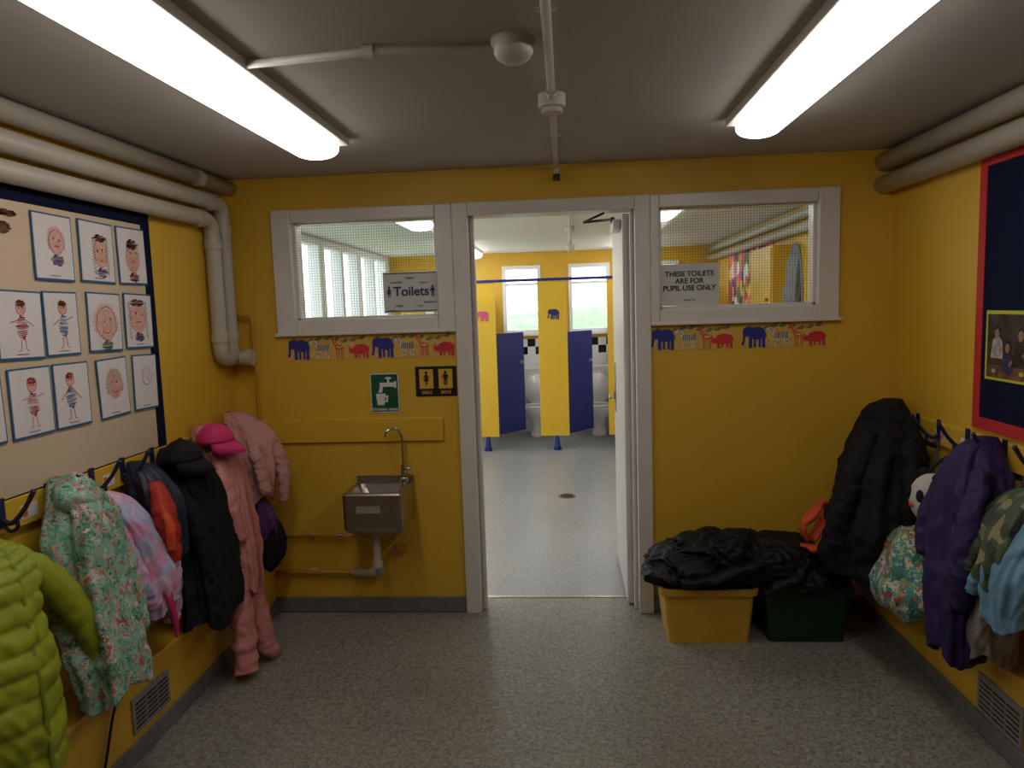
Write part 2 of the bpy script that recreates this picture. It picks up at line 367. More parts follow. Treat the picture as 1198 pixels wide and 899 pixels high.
person(g,-.90,1.70,.028,M_inkb,WY+.0085,True); person(g,-.675,1.70,.028,M_inkb,WY+.0085)
for i,(dx,dz) in enumerate([(-.07,.058),(.07,.055),(-.06,-.06),(.05,-.065),(0,.08),(.1,-.045),(-.1,-.085)]):
    text(['toilettes','aseos','bagno','WC','toaleta','banheiro','tualet'][i],(-.79+dx,WY+.0085,1.69+dz),.018,M_inkb,g)
g=group('pupil_toilets_notice',(.61,WY+.02,1.69)); box('sheet',.468,.758,WY+.010,WY+.014,1.585,1.79,M_notice,g)
text('THESE TOILETS\nARE FOR\nPUPIL USE ONLY',(.613,WY+.008,1.705),.035,M_ink,g,bold=.0008); text('Thank You',(.613,WY+.008,1.612),.014,M_ink,g)
# ------------------------------------------------------------------ animal frieze
M_fr=pmat('frieze_paper',(222,178,88),.6,var=.1,scale=40); A_blue=pmat('print_blue',(36,50,140),.6); A_red=pmat('print_red',(206,50,56),.6); A_or=pmat('print_orange',(214,106,40),.6); A_bw=pmat('print_cream',(226,216,200),.6); A_grn=pmat('print_green',(110,120,70),.6); A_pink=pmat('print_pink',(226,90,140),.6)
def shapes(name,ell,polys,ox,oz,s,mat,g,y,flip=1):
    V=[];Fc=[]
    for k,(cx,cz,rx,rz) in enumerate(ell):
        n=18; b=len(V); V+=[(ox+flip*s*(cx+rx*math.cos(2*math.pi*j/n)),y-k*.0001,oz+s*(cz+rz*math.sin(2*math.pi*j/n))) for j in range(n)]; Fc.append(tuple(range(b,b+n)))
    for k,p in enumerate(polys):
        b=len(V); V+=[(ox+flip*s*a,y-.0008-k*.0001,oz+s*c) for a,c in p]; Fc.append(tuple(range(b,b+len(p))))
    return mk(name,V,Fc,mat,g)
def rct(a,b,c,d): return [(a,c),(b,c),(b,d),(a,d)]
def elephant(g,x,z,s,y,mat=None,flip=1):
    shapes('elephant',[(.62,.6,.36,.27),(.24,.66,.2,.2),(.36,.68,.13,.18)],[rct(.3,.44,.0,.5),rct(.5,.6,.02,.5),rct(.7,.8,.02,.5),rct(.84,.97,.0,.5),[(.06,.68),(.17,.6),(.14,.3),(.1,.12),(.0,.1),(.0,.18),(.05,.3)],[(.95,.7),(1.04,.45),(1.0,.43),(.93,.6)]],x,z,s,mat or A_blue,g,y,flip)
def rhino(g,x,z,s,y,mat=None):
    shapes('rhino',[(.6,.42,.4,.24),(.2,.34,.2,.13)],[rct(.28,.4,.0,.35),rct(.46,.54,.03,.35),rct(.7,.78,.03,.35),rct(.84,.96,.0,.35),[(.04,.4),(.14,.42),(.02,.6)],[(.3,.44),(.38,.44),(.36,.62)]],x,z,s,mat or A_red,g,y)
def giraffe(g,x,z,s,y):
    shapes('giraffe',[(.56,.5,.2,.12),(.12,.98,.11,.05)],[rct(.4,.45,.0,.5),rct(.5,.54,.03,.5),rct(.62,.66,.03,.5),rct(.69,.74,.0,.5),[(.4,.44),(.54,.6),(.2,1.03),(.14,.95)],[(.17,1.0),(.2,1.0),(.22,1.1)]],x,z,s,A_or,g,y)
    shapes('giraffe_patches',[(.48,.52,.035,.035),(.57,.5,.035,.045),(.67,.53,.03,.035),(.36,.76,.022,.035),(.42,.66,.022,.03)],[],x,z,s,A_bw,g,y-.0025)
def zebra(g,x,z,s,y):
    shapes('zebra',[(.55,.48,.3,.15),(.1,.74,.13,.07)],[rct(.3,.36,.0,.45),rct(.42,.47,.03,.45),rct(.66,.71,.03,.45),rct(.76,.82,.0,.45),[(.28,.45),(.42,.58),(.2,.82),(.1,.72)]],x,z,s,A_bw,g,y)
    shapes('zebra_stripes',[],[[(a,.36),(a+.035,.36),(a+.055,.62),(a+.02,.62)] for a in (.3,.38,.46,.54,.62,.70,.77)]+[[(.2,.62),(.26,.68),(.25,.71),(.17,.65)],[(.14,.7),(.2,.76),(.19,.79),(.11,.73)],rct(.3,.36,.2,.24),rct(.42,.47,.15,.19),rct(.76,.82,.2,.24)],x,z,s,M_ink,g,y-.002)
for i,x0 in enumerate((-1.452,-1.008,.415,.86)):
    x1=x0+(.437 if i<2 else .41); W_=x1-x0
    g=group('animal_frieze_border',((x0+x1)/2,WY,1.43))
    nS=40; top=[(x1-W_*k/nS,1.467+.010*math.sin(k*1.9)+.008*math.sin(k*3.7)+(.014 if 12<k<24 else 0)) for k in range(nS+1)]
    P=[(x0,1.364),(x1,1.364)]+top; mk('strip',[(a,WY-.002,b) for a,b in P],[tuple(range(len(P)))],M_fr,g)
    yy=WY-.003
    for k in range(9): shapes('leaf',[(0,0,.016,.006),(.012,.008,.012,.006)],[],x0+.03+k*W_/9.6,1.464+.008*math.sin(k*5),1,A_grn,g,yy-.0002)
    elephant(g,x0+.004,1.367,.118,yy-.001); zebra(g,x0+.126,1.367,.120,yy-.001); giraffe(g,x0+.214,1.367,.118,yy-.001); rhino(g,x0+W_-.110,1.368,.110,yy-.001)
# ------------------------------------------------------------------ wall signs
M_sgreen=pmat('green_sign',(14,84,56),.4,var=.03); M_swhite=pmat('sign_white',(222,222,216),.5,var=.01); M_syel=pmat('sign_yellow',(216,170,50),.5,var=.02); M_sblack=pmat('sign_black',(22,20,20),.4,var=.05)
g=group('drinking_water_sign',(-.95,WY,1.18)); box('plate',-1.02,-.872,WY-.004,WY,1.08,1.285,M_sgreen,g,.001)
boxes('edge',[(-1.02,-.872,WY-.0048,WY-.004,1.28,1.285),(-1.02,-.872,WY-.0048,WY-.004,1.08,1.085),(-1.02,-1.016,WY-.0048,WY-.004,1.08,1.285),(-.876,-.872,WY-.0048,WY-.004,1.08,1.285)],M_swhite,g)
yy=WY-.0055
shapes('tap_icon',[(.0,.045,.018,.006)],[rct(-.045,.035,.0,.022),rct(-.006,.006,.02,.045),[(-.045,.022),(-.045,.0),(-.055,-.03),(-.035,-.03),(-.028,.0)],rct(.03,.042,-.006,.028)],-.925,1.215,1,M_swhite,g,yy)
shapes('cup_icon',[],[[(-.025,.0),(.025,.0),(.018,-.06),(-.018,-.06)],[(.02,-.01),(.04,-.01),(.036,-.045),(.018,-.045),(.018,-.036),(.028,-.036),(.03,-.02),(.02,-.02)]],-.968,1.18,1,M_swhite,g,yy)
text('Drinking water',(-.946,WY-.005,1.098),.022,M_swhite,g,bold=.0004)
g=group('girls_boys_sign',(-.675,WY,1.235)); box('plate',-.782,-.568,WY-.004,WY,1.16,1.315,M_sblack,g,.001)
for x,sk,t in ((-.725,True,'GIRLS'),(-.625,False,'BOYS')):
    boxes('pictogram_panel',[(x-.036,x+.036,WY-.005,WY-.004,1.2,1.3)],M_syel,g); person(g,x,1.252,.036,M_sblack,WY-.0055,sk)
    text(t,(x,WY-.0055,1.18),.022,M_syel,g,bold=.0005)
# ------------------------------------------------------------------ drinking fountain
g=group('drinking_fountain',(-.96,3.5,.6))
X0,X1,Y0,Y1=-1.115,-.815,3.355,WY
def ringrect(a,b,c,d,z,r=.02,n=4):
    out=[]
    for cx,cy,s in ((b-r,c+r,-90),(b-r,d-r,0),(a+r,d-r,90),(a+r,c+r,180)):
        for k in range(n+1):
            th=math.radians(s+90*k/n); out.append(Vector((cx+r*math.cos(th),cy+r*math.sin(th),z)))
    return out
rings=[ringrect(X0+.03,X1-.03,Y0+.05,Y1,.50),ringrect(X0+.004,X1-.004,Y0+.008,Y1,.53),ringrect(X0,X1,Y0,Y1,.55),ringrect(X0,X1,Y0,Y1,.712),ringrect(X0+.006,X1-.006,Y0+.006,Y1-.004,.72),
  ringrect(X0+.03,X1-.03,Y0+.03,Y1-.07,.72,.03),ringrect(X0+.036,X1-.036,Y0+.036,Y1-.076,.70,.03),ringrect(X0+.06,X1-.06,Y0+.06,Y1-.10,.63,.05),ringrect(X0+.13,X1-.13,Y0+.11,Y1-.15,.622,.01)]
o=ringmesh('basin_shell',rings,M_steel,g,False,True)
box('splash_upstand',X0,X1,WY-.012,WY,.715,.75,M_steel,g,.002)
box('maker_label',X0+.07,X0+.19,Y0-.002,Y0,.625,.66,pmat('label_etch',(150,148,142),.5),g)
cyl('drain',(-.965,3.47,.626),.022,.006,'z',M_chrome,g)
tx,ty=-.855,3.585
cyl('tap_base',(tx,ty,.735),.024,.03,'z',M_chrome,g,bevel=.003); cyl('tap_body',(tx,ty,.78),.014,.07,'z',M_chrome,g)
tube('push_lever',[(tx,ty,.79),(tx+.045,ty-.02,.80)],.008,M_chrome,g)
tube('swan_neck',[(tx,ty,.80),(tx,ty,.9),(tx-.004,ty,.97),(tx-.03,ty-.012,1.005),(tx-.07,ty-.03,.995),(tx-.08,ty-.035,.965)],.0065,M_chrome,g,n=12,samples=36)
M_wp=pmat('waste_pipe_plastic',(196,188,172),.4,var=.05)
rpipe('waste_pipe',[(-.99,3.49,.50),(-.99,3.49,.29),(-.99,3.60,.235),(-1.16,3.60,.235)],.02,M_wp,g,br=.05)
cyl('waste_nut',(-.99,3.49,.485),.03,.03,'z',M_wp,g); cyl('trap_nut',(-.99,3.49,.32),.027,.03,'z',M_wp,g)
M_yp=pmat('painted_supply_pipe',(196,140,40),.4,var=.08)
g=group('supply_pipes',(-1.4,3.6,.4))
rpipe('overflow_pipe',[(-1.1,3.61,.232),(-1.58,3.61,.232)],.011,M_yp,g); 
rpipe('cold_feed',[(-1.05,3.61,.50),(-1.05,3.61,.43),(-1.6,3.61,.43)],.008,M_yp,g,br=.02)
rpipe('riser',[(-1.743,3.60,1.6),(-1.615,3.60,1.6),(-1.615,3.62,1.06),(-1.60,3.62,.335)],.008,M_yp,g,br=.02)
for z in (.43,.232): cyl('clip',(-1.38,3.625,z),.016,.02,'y',M_wp,g)
cyl('isolator',(-1.22,3.61,.43),.013,.04,'x',M_chrome,g)
g=group('mixing_valve',(-.93,3.61,.36)); cyl('valve_body',(-.90,3.61,.36),.014,.07,'x',M_yp,g); cyl('valve_cap',(-.93,3.60,.36),.016,.03,'y',M_steel,g)
box('trim_2',-1.605,-.645,WY-.018,WY,.93,1.05,M_yeld,None,.003)
# ------------------------------------------------------------------ ceiling lights
M_tube=emat('lit_diffuser',(255,249,242),7.2)
def batten(name,xc,ya,yb,w=.2,lit=M_tube,h=.085,tray=None):
    g=group(name,(xc,(ya+yb)/2,H-.04)); tw=(tray or w+.008)/2
    box('gear_tray',xc-tw,xc+tw,ya+.0,yb-.0,H-.03,H,M_white,g,.003)
    rings=[]
    def prof(s): 
        return [(w/2*s*math.cos(math.pi*k/14),-.03-(h-.03)*s*(math.sin(math.pi*k/14))**.6) for k in range(15)]
    for yy,s in ((ya,.8),(ya+.015,.95),(ya+.04,1),(yb-.04,1),(yb-.015,.95),(yb,.8)):
        rings.append([Vector((xc+a,yy,H+b)) for a,b in prof(s)])
    ringmesh('diffuser',rings,lit,g,True,True)
    return g
batten('fluorescent_ceiling_light',-.972,1.0,2.90,w=.182,tray=.25); batten('fluorescent_ceiling_light',.742,1.0,2.90,w=.172,tray=.23)
M_tube2=emat('lit_diffuser_washroom',(255,252,248),10.0)
for xx in (-1.1,.72):
    batten('fluorescent_ceiling_light',xx,4.15,5.6,lit=M_tube2); batten('fluorescent_ceiling_light',xx,7.35,8.85,lit=M_tube2)
g=group('ceiling_conduit',(-.03,2,H))
tube('main_run',[(-.03,BY,H-.018),(-.03,3.56,H-.018)],.0125,M_cond,g)
rpipe('end_drop',[(-.03,3.50,H-.018),(-.03,3.585,H-.018),(-.03,3.585,H-.06)],.012,M_cond,g,br=.03); cyl('end_cap',(-.03,3.585,H-.07),.017,.03,'z',M_dark,g)
cyl('junction_box',(-.03,2.45,H-.022),.045,.044,'z',M_cond,g,bevel=.004); cyl('junction_lid',(-.03,2.45,H-.053),.038,.018,'z',M_cond,g,r2=.032,bevel=.003)
for yy in (2.36,2.54): cyl('coupler',(-.03,yy,H-.018),.018,.05,'y',M_cond,g)
for yy in (1.2,1.75,3.0): box('saddle',-.055,-.005,yy,yy+.015,H-.008,H,M_cond,g)
tube('branch_run',[(-.13,1.945,H-.016),(-.51,1.93,H-.016),(-.86,1.97,H-.016)],.011,M_cond,g)
cyl('branch_coupler',(-.50,1.93,H-.016),.018,.03,'x',M_cond,g)
g=group('smoke_detector',(-.12,1.94,H-.03)); lathe('detector_body',(-.12,1.94,H),[(.058,-.001),(.058,-.018),(.05,-.024),(.052,-.036),(.044,-.05),(.03,-.06),(.008,-.063)],M_cond,g)
g=group('washroom_conduit',(.05,6,H)); tube('run',[(.05,3.8,H-.02),(.05,9.1,H-.02)],.012,M_cond,g); cyl('junction_box',(.05,6.4,H-.03),.04,.05,'z',M_cond,g); rpipe('drop',[(.05,6.0,H-.02),(.05,6.0,H-.2)],.012,M_cond,g); cyl('sensor',(.05,6.0,H-.22),.03,.05,'z',M_cond,g,r2=.04)
# ------------------------------------------------------------------ wall pipes
g=group('heating_pipes',(LW+.05,2,2.15)); R_=.036; px=LW+.045
rpipe('pipe_1',[(px,BY,2.250),(px,WY,2.250)],R_,M_pvc,g,20)
rpipe('pipe_2',[(px,BY,2.155),(px,3.53,2.155),(px,3.53,1.39),(px,WY,1.39)],R_,M_pvc,g,20,br=.07)
rpipe('pipe_3',[(px,BY,2.065),(px,3.415,2.065),(px,3.415,1.39),(px,3.55,1.39)],R_,M_pvc,g,20,br=.07)
rpipe('pipe_joint',[(px,3.56,1.39),(px+.09,3.56,1.39)],R_,M_pvc,g,20)
for z,yy in ((2.25,3.3),(2.155,3.42),(2.065,3.3),(2.25,1.6),(2.155,1.65),(2.065,1.6)): cyl('coupling',(px,yy,z),R_+.005,.05,'y',M_pvc,g)
for yy,z in ((3.53,1.5),(3.415,1.5),(3.53,2.02),(3.415,1.95)): cyl('collar',(px,yy,z),R_+.005,.045,'z',M_pvc,g)
cyl('joint_collar',(px+.08,3.56,1.39),R_+.005,.03,'x',M_pvc,g)
g=group('heating_pipes',(RW-.05,2,2.2))
for z in (2.235,2.13):
    tube('pipe',[(RW-.052,BY,z),(RW-.052,WY,z)],.044,M_pvc,g,20)
    for yy in (1.7,): cyl('coupling',(RW-.052,yy,z),.049,.05,'y',M_pvc,g)
# ------------------------------------------------------------------ left noticeboard with drawings
g=group('drawings_noticeboard',(LW,2,1.55))
box('felt_board',LW,LW+.012,.55,2.935,1.06,2.045,M_navyb,g)
V=[];Fc=[];ny,nz_=60,14
for i in range(ny+1):
    for j in range(nz_+1):
        y=.62+(2.865-.62)*i/ny; z=1.066+(1.985-1.066)*j/nz_
        V.append((LW+.016+.003*noise.noise(Vector((y*5,z*5,0))),y,z))
for i in range(ny):
    for j in range(nz_): a=i*(nz_+1)+j; Fc.append((a,a+nz_+1,a+nz_+2,a+1))
mk('backing_paper',V,Fc,M_cream,g,True)
inks=[pmat('crayon_%d'%i,c,.8,var=.15,scale=60) for i,c in enumerate([(222,112,124),(156,96,66),(214,96,86),(190,34,50),(120,84,140),(226,160,140),(224,176,160),(112,58,36),(70,110,170),(200,150,60),(90,140,90)])]
def stroke(pts,w,x,mat,g,name='crayon_line'):
    V=[];n=len(pts)
    for i,(a,b) in enumerate(pts):
        a0,b0=pts[max(i-1,0)];a1,b1=pts[min(i+1,n-1)]
        d=Vector((a1-a0,b1-b0)); d=d.normalized() if d.length>0 else Vector((1,0))
        V+=[(x,a-d.y*w/2,b+d.x*w/2),(x,a+d.y*w/2,b-d.x*w/2)]
    return mk(name,V,[(2*i,2*i+1,2*i+3,2*i+2) for i in range(n-1)],mat,g)
def disc(cy,cz,ry,rz,x,mat,g,name='crayon_fill',n=26,k=0):
    return mk(name,[(x,cy+ry*math.cos(2*math.pi*j/n)*(1+.16*noise.noise(Vector((math.cos(2*math.pi*j/n)*2+k,math.sin(2*math.pi*j/n)*2,k)))),cz+rz*math.sin(2*math.pi*j/n)*(1+.16*noise.noise(Vector((j*.3,k,3))))) for j in range(n)],[tuple(range(n))],mat,g)
def scrib(cy,cz,ry,rz,x,mat,g,rnd,n=26,w=.0028,name='scribble'):
    P=[]
    for i in range(n):
        t=-1+2*i/(n-1); h=math.sqrt(max(0,1-t*t)); P.append((cy+ry*h*(1 if i%2 else -1)*rnd.uniform(.75,1.05),cz+rz*t))
    return stroke(P,w,x,mat,g,name)
def oval(cy,cz,ry,rr,k,wob=.12,a0=0,a1=2.0):
    n=30
    return [(cy+ry*math.cos(math.pi*(a0+(a1-a0)*t/n))*(1+wob*noise.noise(Vector((t*.4,k,0)))),cz+rr*math.sin(math.pi*(a0+(a1-a0)*t/n))*(1+wob*noise.noise(Vector((t*.4,k,5))))) for t in range(n+1)]
def drawing(ya,yb,za,zb,k,tilt):
    rnd=random.Random(k*7+1); cy,cz=(ya+yb)/2,(za+zb)/2
    e=group('childs_drawing',(LW+.025,cy,cz))
    def rp(a,b,c,d): 
        return [(cy+(p-cy)*math.cos(tilt)-(q-cz)*math.sin(tilt),cz+(p-cy)*math.sin(tilt)+(q-cz)*math.cos(tilt)) for p,q in ((a,c),(b,c),(b,d),(a,d))]
    def slab(nm,r,xa,xb,mat):
        V=[(xa,p,q) for p,q in r]+[(xb,p,q) for p,q in r]
        mk(nm,V,[(0,1,2,3),(7,6,5,4),(0,4,5,1),(1,5,6,2),(2,6,7,3),(3,7,4,0)],mat,e)
    slab('mount',rp(ya,yb,za,zb),LW+.0195,LW+.022,M_blueback)
    b=.006; slab('sheet',rp(ya+b,yb-b,za+b+.002,zb-b),LW+.022,LW+.0235,M_paper)
    X=LW+.0242; ink=inks[rnd.choice([0,0,1,2,5])]; hair=inks[rnd.choice([7,1,7,9,2,3])]; typ=(k*3+k//4)%8
    fy=cy+rnd.uniform(-.018,.018); fz=cz+rnd.uniform(-.005,.025); rr=rnd.uniform(.034,.062); ry=rr*rnd.uniform(.65,1.0)
    if typ in (2,5):      # whole figure: small head, coloured clothes, limbs
        hr=.02; hz=cz+.055; cl=inks[3] if typ==2 else inks[8]
        disc(fy,hz,hr,hr*1.1,X-.0004,inks[6],e,'face_fill',k=k); stroke(oval(fy,hz,hr,hr*1.15,k),.003,X,ink,e)
        scrib(fy,hz+.014,hr*1.1,.010,X+.0003,hair,e,rnd,14,.004,'hair')
        for sx in (-1,1): disc(fy+sx*.007,hz,.0026,.003,X+.0002,inks[7],e,'eye')
        scrib(fy,hz-.062,.027,.038,X-.0001,cl,e,rnd,26,.0055,'dress')
        for sx in (-1,1):
            stroke([(fy+sx*.008,hz-.10),(fy+sx*.012,hz-.135),(fy+sx*.024,hz-.137)],.0034,X,ink,e,'leg'); stroke([(fy+sx*.02,hz-.04),(fy+sx*.05,hz-.055+rnd.uniform(-.02,.03))],.0034,X,ink,e,'arm')
    elif typ==4:          # loose unfinished ovals
        stroke(oval(fy,fz,ry,rr,k,.25,.1,1.9),.0028,X,inks[5],e); stroke(oval(fy+.004,fz-.004,ry*.9,rr*.92,k+9,.3,.4,2.3),.0026,X,inks[6],e)
        scrib(fy+.01,fz-.01,ry*.35,rr*.4,X-.0002,inks[6],e,rnd,14,.003)
        for sx in (-1,1): stroke([(fy+sx*.014-.004,fz+.012),(fy+sx*.014+.004,fz+.013)],.0028,X+.0002,inks[4],e,'eye')
    elif typ==7:          # heavily scribbled head on a long scribbled neck
        scrib(fy,fz+.03,.022,.026,X,inks[3],e,rnd,26,.0055,'head'); stroke([(fy,fz),(fy+.012,fz-.03),(fy+.004,fz-.06),(fy+.02,fz-.085)],.008,X,inks[2],e,'neck'); scrib(fy+.02,fz-.07,.022,.014,X,inks[1],e,rnd,12,.004,'body')
    else:
        disc(fy,fz,ry*.95,rr*.95,X-.0004,inks[6],e,'face_fill',k=k)
        if typ in (1,6): scrib(fy,fz,ry*.9,rr*.9,X-.0002,inks[5] if typ==1 else inks[9],e,rnd,24,.003)
        stroke(oval(fy,fz,ry,rr,k),.0036,X,ink,e)
        lk=rnd.uniform(-.15,.15)
        for sx in (-1,1): disc(fy+(sx*rnd.uniform(.28,.42)+lk)*ry,fz+rr*rnd.uniform(.05,.35),rnd.uniform(.003,.006),rnd.uniform(.004,.007),X+.0002,inks[7] if k%2 else inks[8],e,'eye')
        mw=rnd.uniform(.2,.45); up=rnd.choice([1,1,-.4])
        stroke([(fy+ry*mw*math.cos(math.pi+math.pi*t/8),fz-rr*.38+up*rr*.2*math.sin(math.pi+math.pi*t/8)) for t in range(9)],.0036,X+.0002,inks[3],e,'mouth')
        stroke([(fy,fz+rr*.1),(fy+.003,fz-rr*.1)],.002,X+.0002,ink,e,'nose')
        if typ in (0,1):
            P=[]
            for t in range(44):
                a=math.pi*(-.15+1.3*t/43); q=1.0+(.34 if t%2 else 0)*rnd.uniform(.6,1.2); P.append((fy+ry*q*math.cos(a),fz+rr*q*math.sin(a)))
            stroke(P,.0042,X,hair,e,'hair')
        elif typ==3:
            for sx in (-1,1): scrib(fy+sx*ry*1.05,fz-.012,.011,rr*1.25,X,hair,e,rnd,26,.0045,'long_hair')
            scrib(fy,fz+rr,ry*1.1,.013,X,hair,e,rnd,14,.0045,'fringe')
        elif typ==6:
            scrib(fy,fz+rr*.85,ry*.95,.020,X,hair,e,rnd,20,.005,'fringe')
        if typ in (0,3,6): scrib(fy,fz-rr-.02,.036,.018,X,inks[rnd.choice([8,4,10,3])],e,rnd,16,.0045,'jumper')
    stroke([(cy-.03,za+.018),(cy+.02,za+.017)],.0025,X,M_ink,e,'name_label')
cols=[[(2.245,2.435),(2.47,2.665),(2.69,2.875)],[(2.06,2.255),(2.262,2.43),(2.48,2.675),(2.70,2.885)],[(2.08,2.265),(2.275,2.455),(2.505,2.685),(2.72,2.885)]]
rows=[(1.74,1.965),(1.485,1.705),(1.235,1.46)]
k=0
for r,(za,zb) in enumerate(rows):
    cc=list(cols[r]); y=cc[0][0]-(.25 if r==0 else 0)
    while y>.95: cc.append((y-.215,y-.025)); y-=.215
    for ya,yb in cc:
        drawing(ya,yb,za,zb,k,random.uniform(-.03,.03)); k+=1
e=group('display_title_lettering',(LW+.02,2.12,1.9)); scrib(2.12,1.90,.045,.02,LW+.0205,inks[1],e,random.Random(3),18,.004,'letter'); scrib(2.15,1.945,.04,.010,LW+.0205,inks[1],e,random.Random(5),12,.004,'letter')
# ------------------------------------------------------------------ right noticeboard
g=group('felt_noticeboard',(RW,2,1.6))
box('felt_board',RW-.012,RW,.7,2.89,1.085,2.11,M_navyb,g)
b=.045
boxes('border_strip',[(RW-.015,RW-.012,.7,2.89,2.11-b,2.11),(RW-.015,RW-.012,.7,2.89,1.085,1.085+b),(RW-.015,RW-.012,2.89-b,2.89,1.085+b,2.11-b),(RW-.015,RW-.012,.7,.7+b,1.085+b,2.11-b)],M_red,g)
M_lime=pmat('lime_card',(190,190,40),.6,var=.05); M_ph=pmat('photo_background',(70,58,52),.35,var=.45,scale=18)
P_skin=pmat('photo_skin',(176,128,104),.4,var=.25,scale=60); P_wh=pmat('photo_white_shirt',(186,182,176),.4,var=.3,scale=45); P_dk=pmat('photo_dark',(24,19,20),.4); P_br=pmat('photo_brown_table',(120,88,62),.4,var=.35,scale=30); P_nv=pmat('photo_navy_jumper',(40,50,86),.4,var=.3,scale=40)
for ya,yb in ((2.38,2.815),(1.8,2.25)):
    e=group('photo_display_sheet',(RW-.02,(ya+yb)/2,1.41)); box('card',RW-.0155,RW-.0145,ya,yb,1.28,1.535,M_lime,e); box('photo',RW-.0165,RW-.0155,ya+.02,yb-.012,1.29,1.522,M_ph,e)
    box('table',RW-.0168,RW-.0165,ya+.02,yb-.012,1.29,1.335,P_br,e)
    for q,(fy,fz,sc_,cl) in enumerate(((yb-.075,1.455,.85,P_wh),(yb-.14,1.405,.8,P_nv),(yb-.215,1.45,.9,P_dk),(yb-.29,1.40,.8,P_wh),(yb-.37,1.45,.85,P_nv))):
        X=RW-.0169-q*.0006
        mk('torso',[(X,fy+a*sc_,fz+c*sc_) for a,c in ((-.012,-.018),(.012,-.018),(.036,-.035),(.045,-.11),(-.045,-.11),(-.034,-.035))],[(0,1,2,3,4,5)],cl,e)
        disc(fy,fz+.006,.022*sc_,.026*sc_,X-.0001,P_dk,e,'hair',k=q); disc(fy+.003,fz-.004,.016*sc_,.021*sc_,X-.0002,P_skin,e,'face',k=q)
        stroke([(fy-.03*sc_,fz-.06*sc_),(fy-.01,fz-.085*sc_)],.01,X-.0002,P_skin,e,'arm')
    for q in range(5): disc(ya+.05+q*.08,1.315,.014,.008,RW-.0205,(A_red,P_wh,M_syel,P_nv,P_wh)[q],e,'table_item',k=q)
# ------------------------------------------------------------------ coat rails and hooks
def rail(s,ya,yb):
    X=(LW,LW+.02) if s=='L' else (RW-.02,RW)
    g=group('coat_rail',(sum(X)/2,(ya+yb)/2,1.02)); box('backboard',X[0],X[1],ya,yb,.965,1.06,M_yeld,g,.003)
    X2=(LW+.02,LW+.0215) if s=='L' else (RW-.0215,RW-.02)
    yy=ya+.08
    while yy<yb-.1:
        box('name_tag',X2[0],X2[1],yy,yy+.07,.985,1.03,M_paper,g)
        box('tag_picture',X2[0]+(.0015 if s=='L' else -.0015),X2[1]+(.0015 if s=='L' else -.0015),yy+.005,yy+.025,.992,1.022,random.choice([A_red,A_blue,A_grn,A_or,A_pink]),g)
        yy+=.2
    return g
rail('L',BY+.2,3.45); rail('R',BY+.2,3.56)
M_hook=pmat('navy_painted_hook',(28,36,78),.35,var=.1)
def hook(s,y,big=True):
    g=group('coat_hook',side(s,y,.03,1.03))
    box('hook_plate',*(sorted((side(s,0,.02,0).x,side(s,0,.026,0).x))),y-.014,y+.014,.985,1.075,M_hook,g,.002)
    tube('upper_prong',[side(s,y,.024,1.01),side(s,y,.055,1.0),side(s,y,.10,1.045),side(s,y,.135,1.10)],[.008,.008,.007,.008],M_hook,g,n=10,samples=20)
    tube('lower_prong',[side(s,y,.024,1.0),side(s,y,.045,.975),side(s,y,.07,.985),side(s,y,.072,1.01)],.006,M_hook,g,n=10,samples=16)
for y in (1.5,1.80,2.00,2.20,2.42,2.60,2.80,3.02,3.22,3.40): hook('L',y)
for y in (1.6,2.05,2.22,2.42,2.66,2.90,3.12,3.30,3.50): hook('R',y)
# ------------------------------------------------------------------ garments, left
def coat(name,s,rows,mat,seed,sleeves=(),k=7,fold=.1,hood=None,zipm=None,puff=0,pn=9,hoodmat=None,loop=None,m=80,dy=0,dz=0,spn=7):
    rows=[(z+dz,y+dy,o,a,b) for z,y,o,a,b in rows]
    g=group(name,side(s,rows[0][1],rows[0][2],rows[0][0])); drape('body',s,rows,mat,g,k=k,fold=fold,seed=seed,puff=puff,pn=pn,m=m)
    for i,p in enumerate(sleeves):
        sleeve('sleeve_%d'%(i+1),s,[(y+dy,o,z+dz,r) for y,o,z,r in p],mat,g,seed=seed+i*3.3,puff=puff*.8,pn=spn,wr=.1 if puff else .22)
        y,o,z,r=p[-1]; c=side(s,y+dy,o,z+dz); lathe('cuff',(c.x,c.y,c.z),[(r*.7,-.012),(r*.86,-.010),(r*.88,.018),(r*.7,.022)],mat,g,sx=.8)
    if hood:
        y,o,z,a,b,c=hood
        blob('hood',side(s,y+dy,o,z+dz),(b,a,c),hoodmat or mat,g,amp=.28,freq=14,seed=seed,n=44,m=26)
    if zipm:
        R=cat(rows,30)[4:]
        V=[]
        for z,yc,oc,hw,hd in R:
            o=oc+hd*1.02+.004
            for q in (-.006,.006): V.append(side(s,yc+q+hw*.15,o,z))
        mk('zip',V,[(2*i,2*i+1,2*i+3,2*i+2) for i in range(len(R)-1)],zipm,g,True)
    return g
M_lime2=pmat('lime_nylon',(150,162,24),.45,var=.1,scale=6,bump=.25,bscale=30)
M_flor=patmat('floral_raincoat',[(0,(132,176,156)),(.38,(100,160,132)),(.55,(190,70,84)),(.60,(222,180,176)),(.68,(60,112,88)),(.78,(150,192,172)),(.93,(206,120,110))],60,.35,warp=.1)
M_lil=patmat('lilac_print',[(0,(190,160,196)),(.35,(206,146,180)),(.55,(170,176,206)),(.75,(216,176,196)),(.9,(140,116,170))],20,.6)
M_pinks=pmat('dusty_pink_waterproof',(202,130,128),.4,var=.08,scale=5,bump=.3,bscale=25)
M_mag=pmat('magenta_cap',(206,40,106),.7,var=.08); M_fleece=pmat('pink_fleece',(206,150,144),.95,var=.1,scale=20,bump=.9,bscale=90)
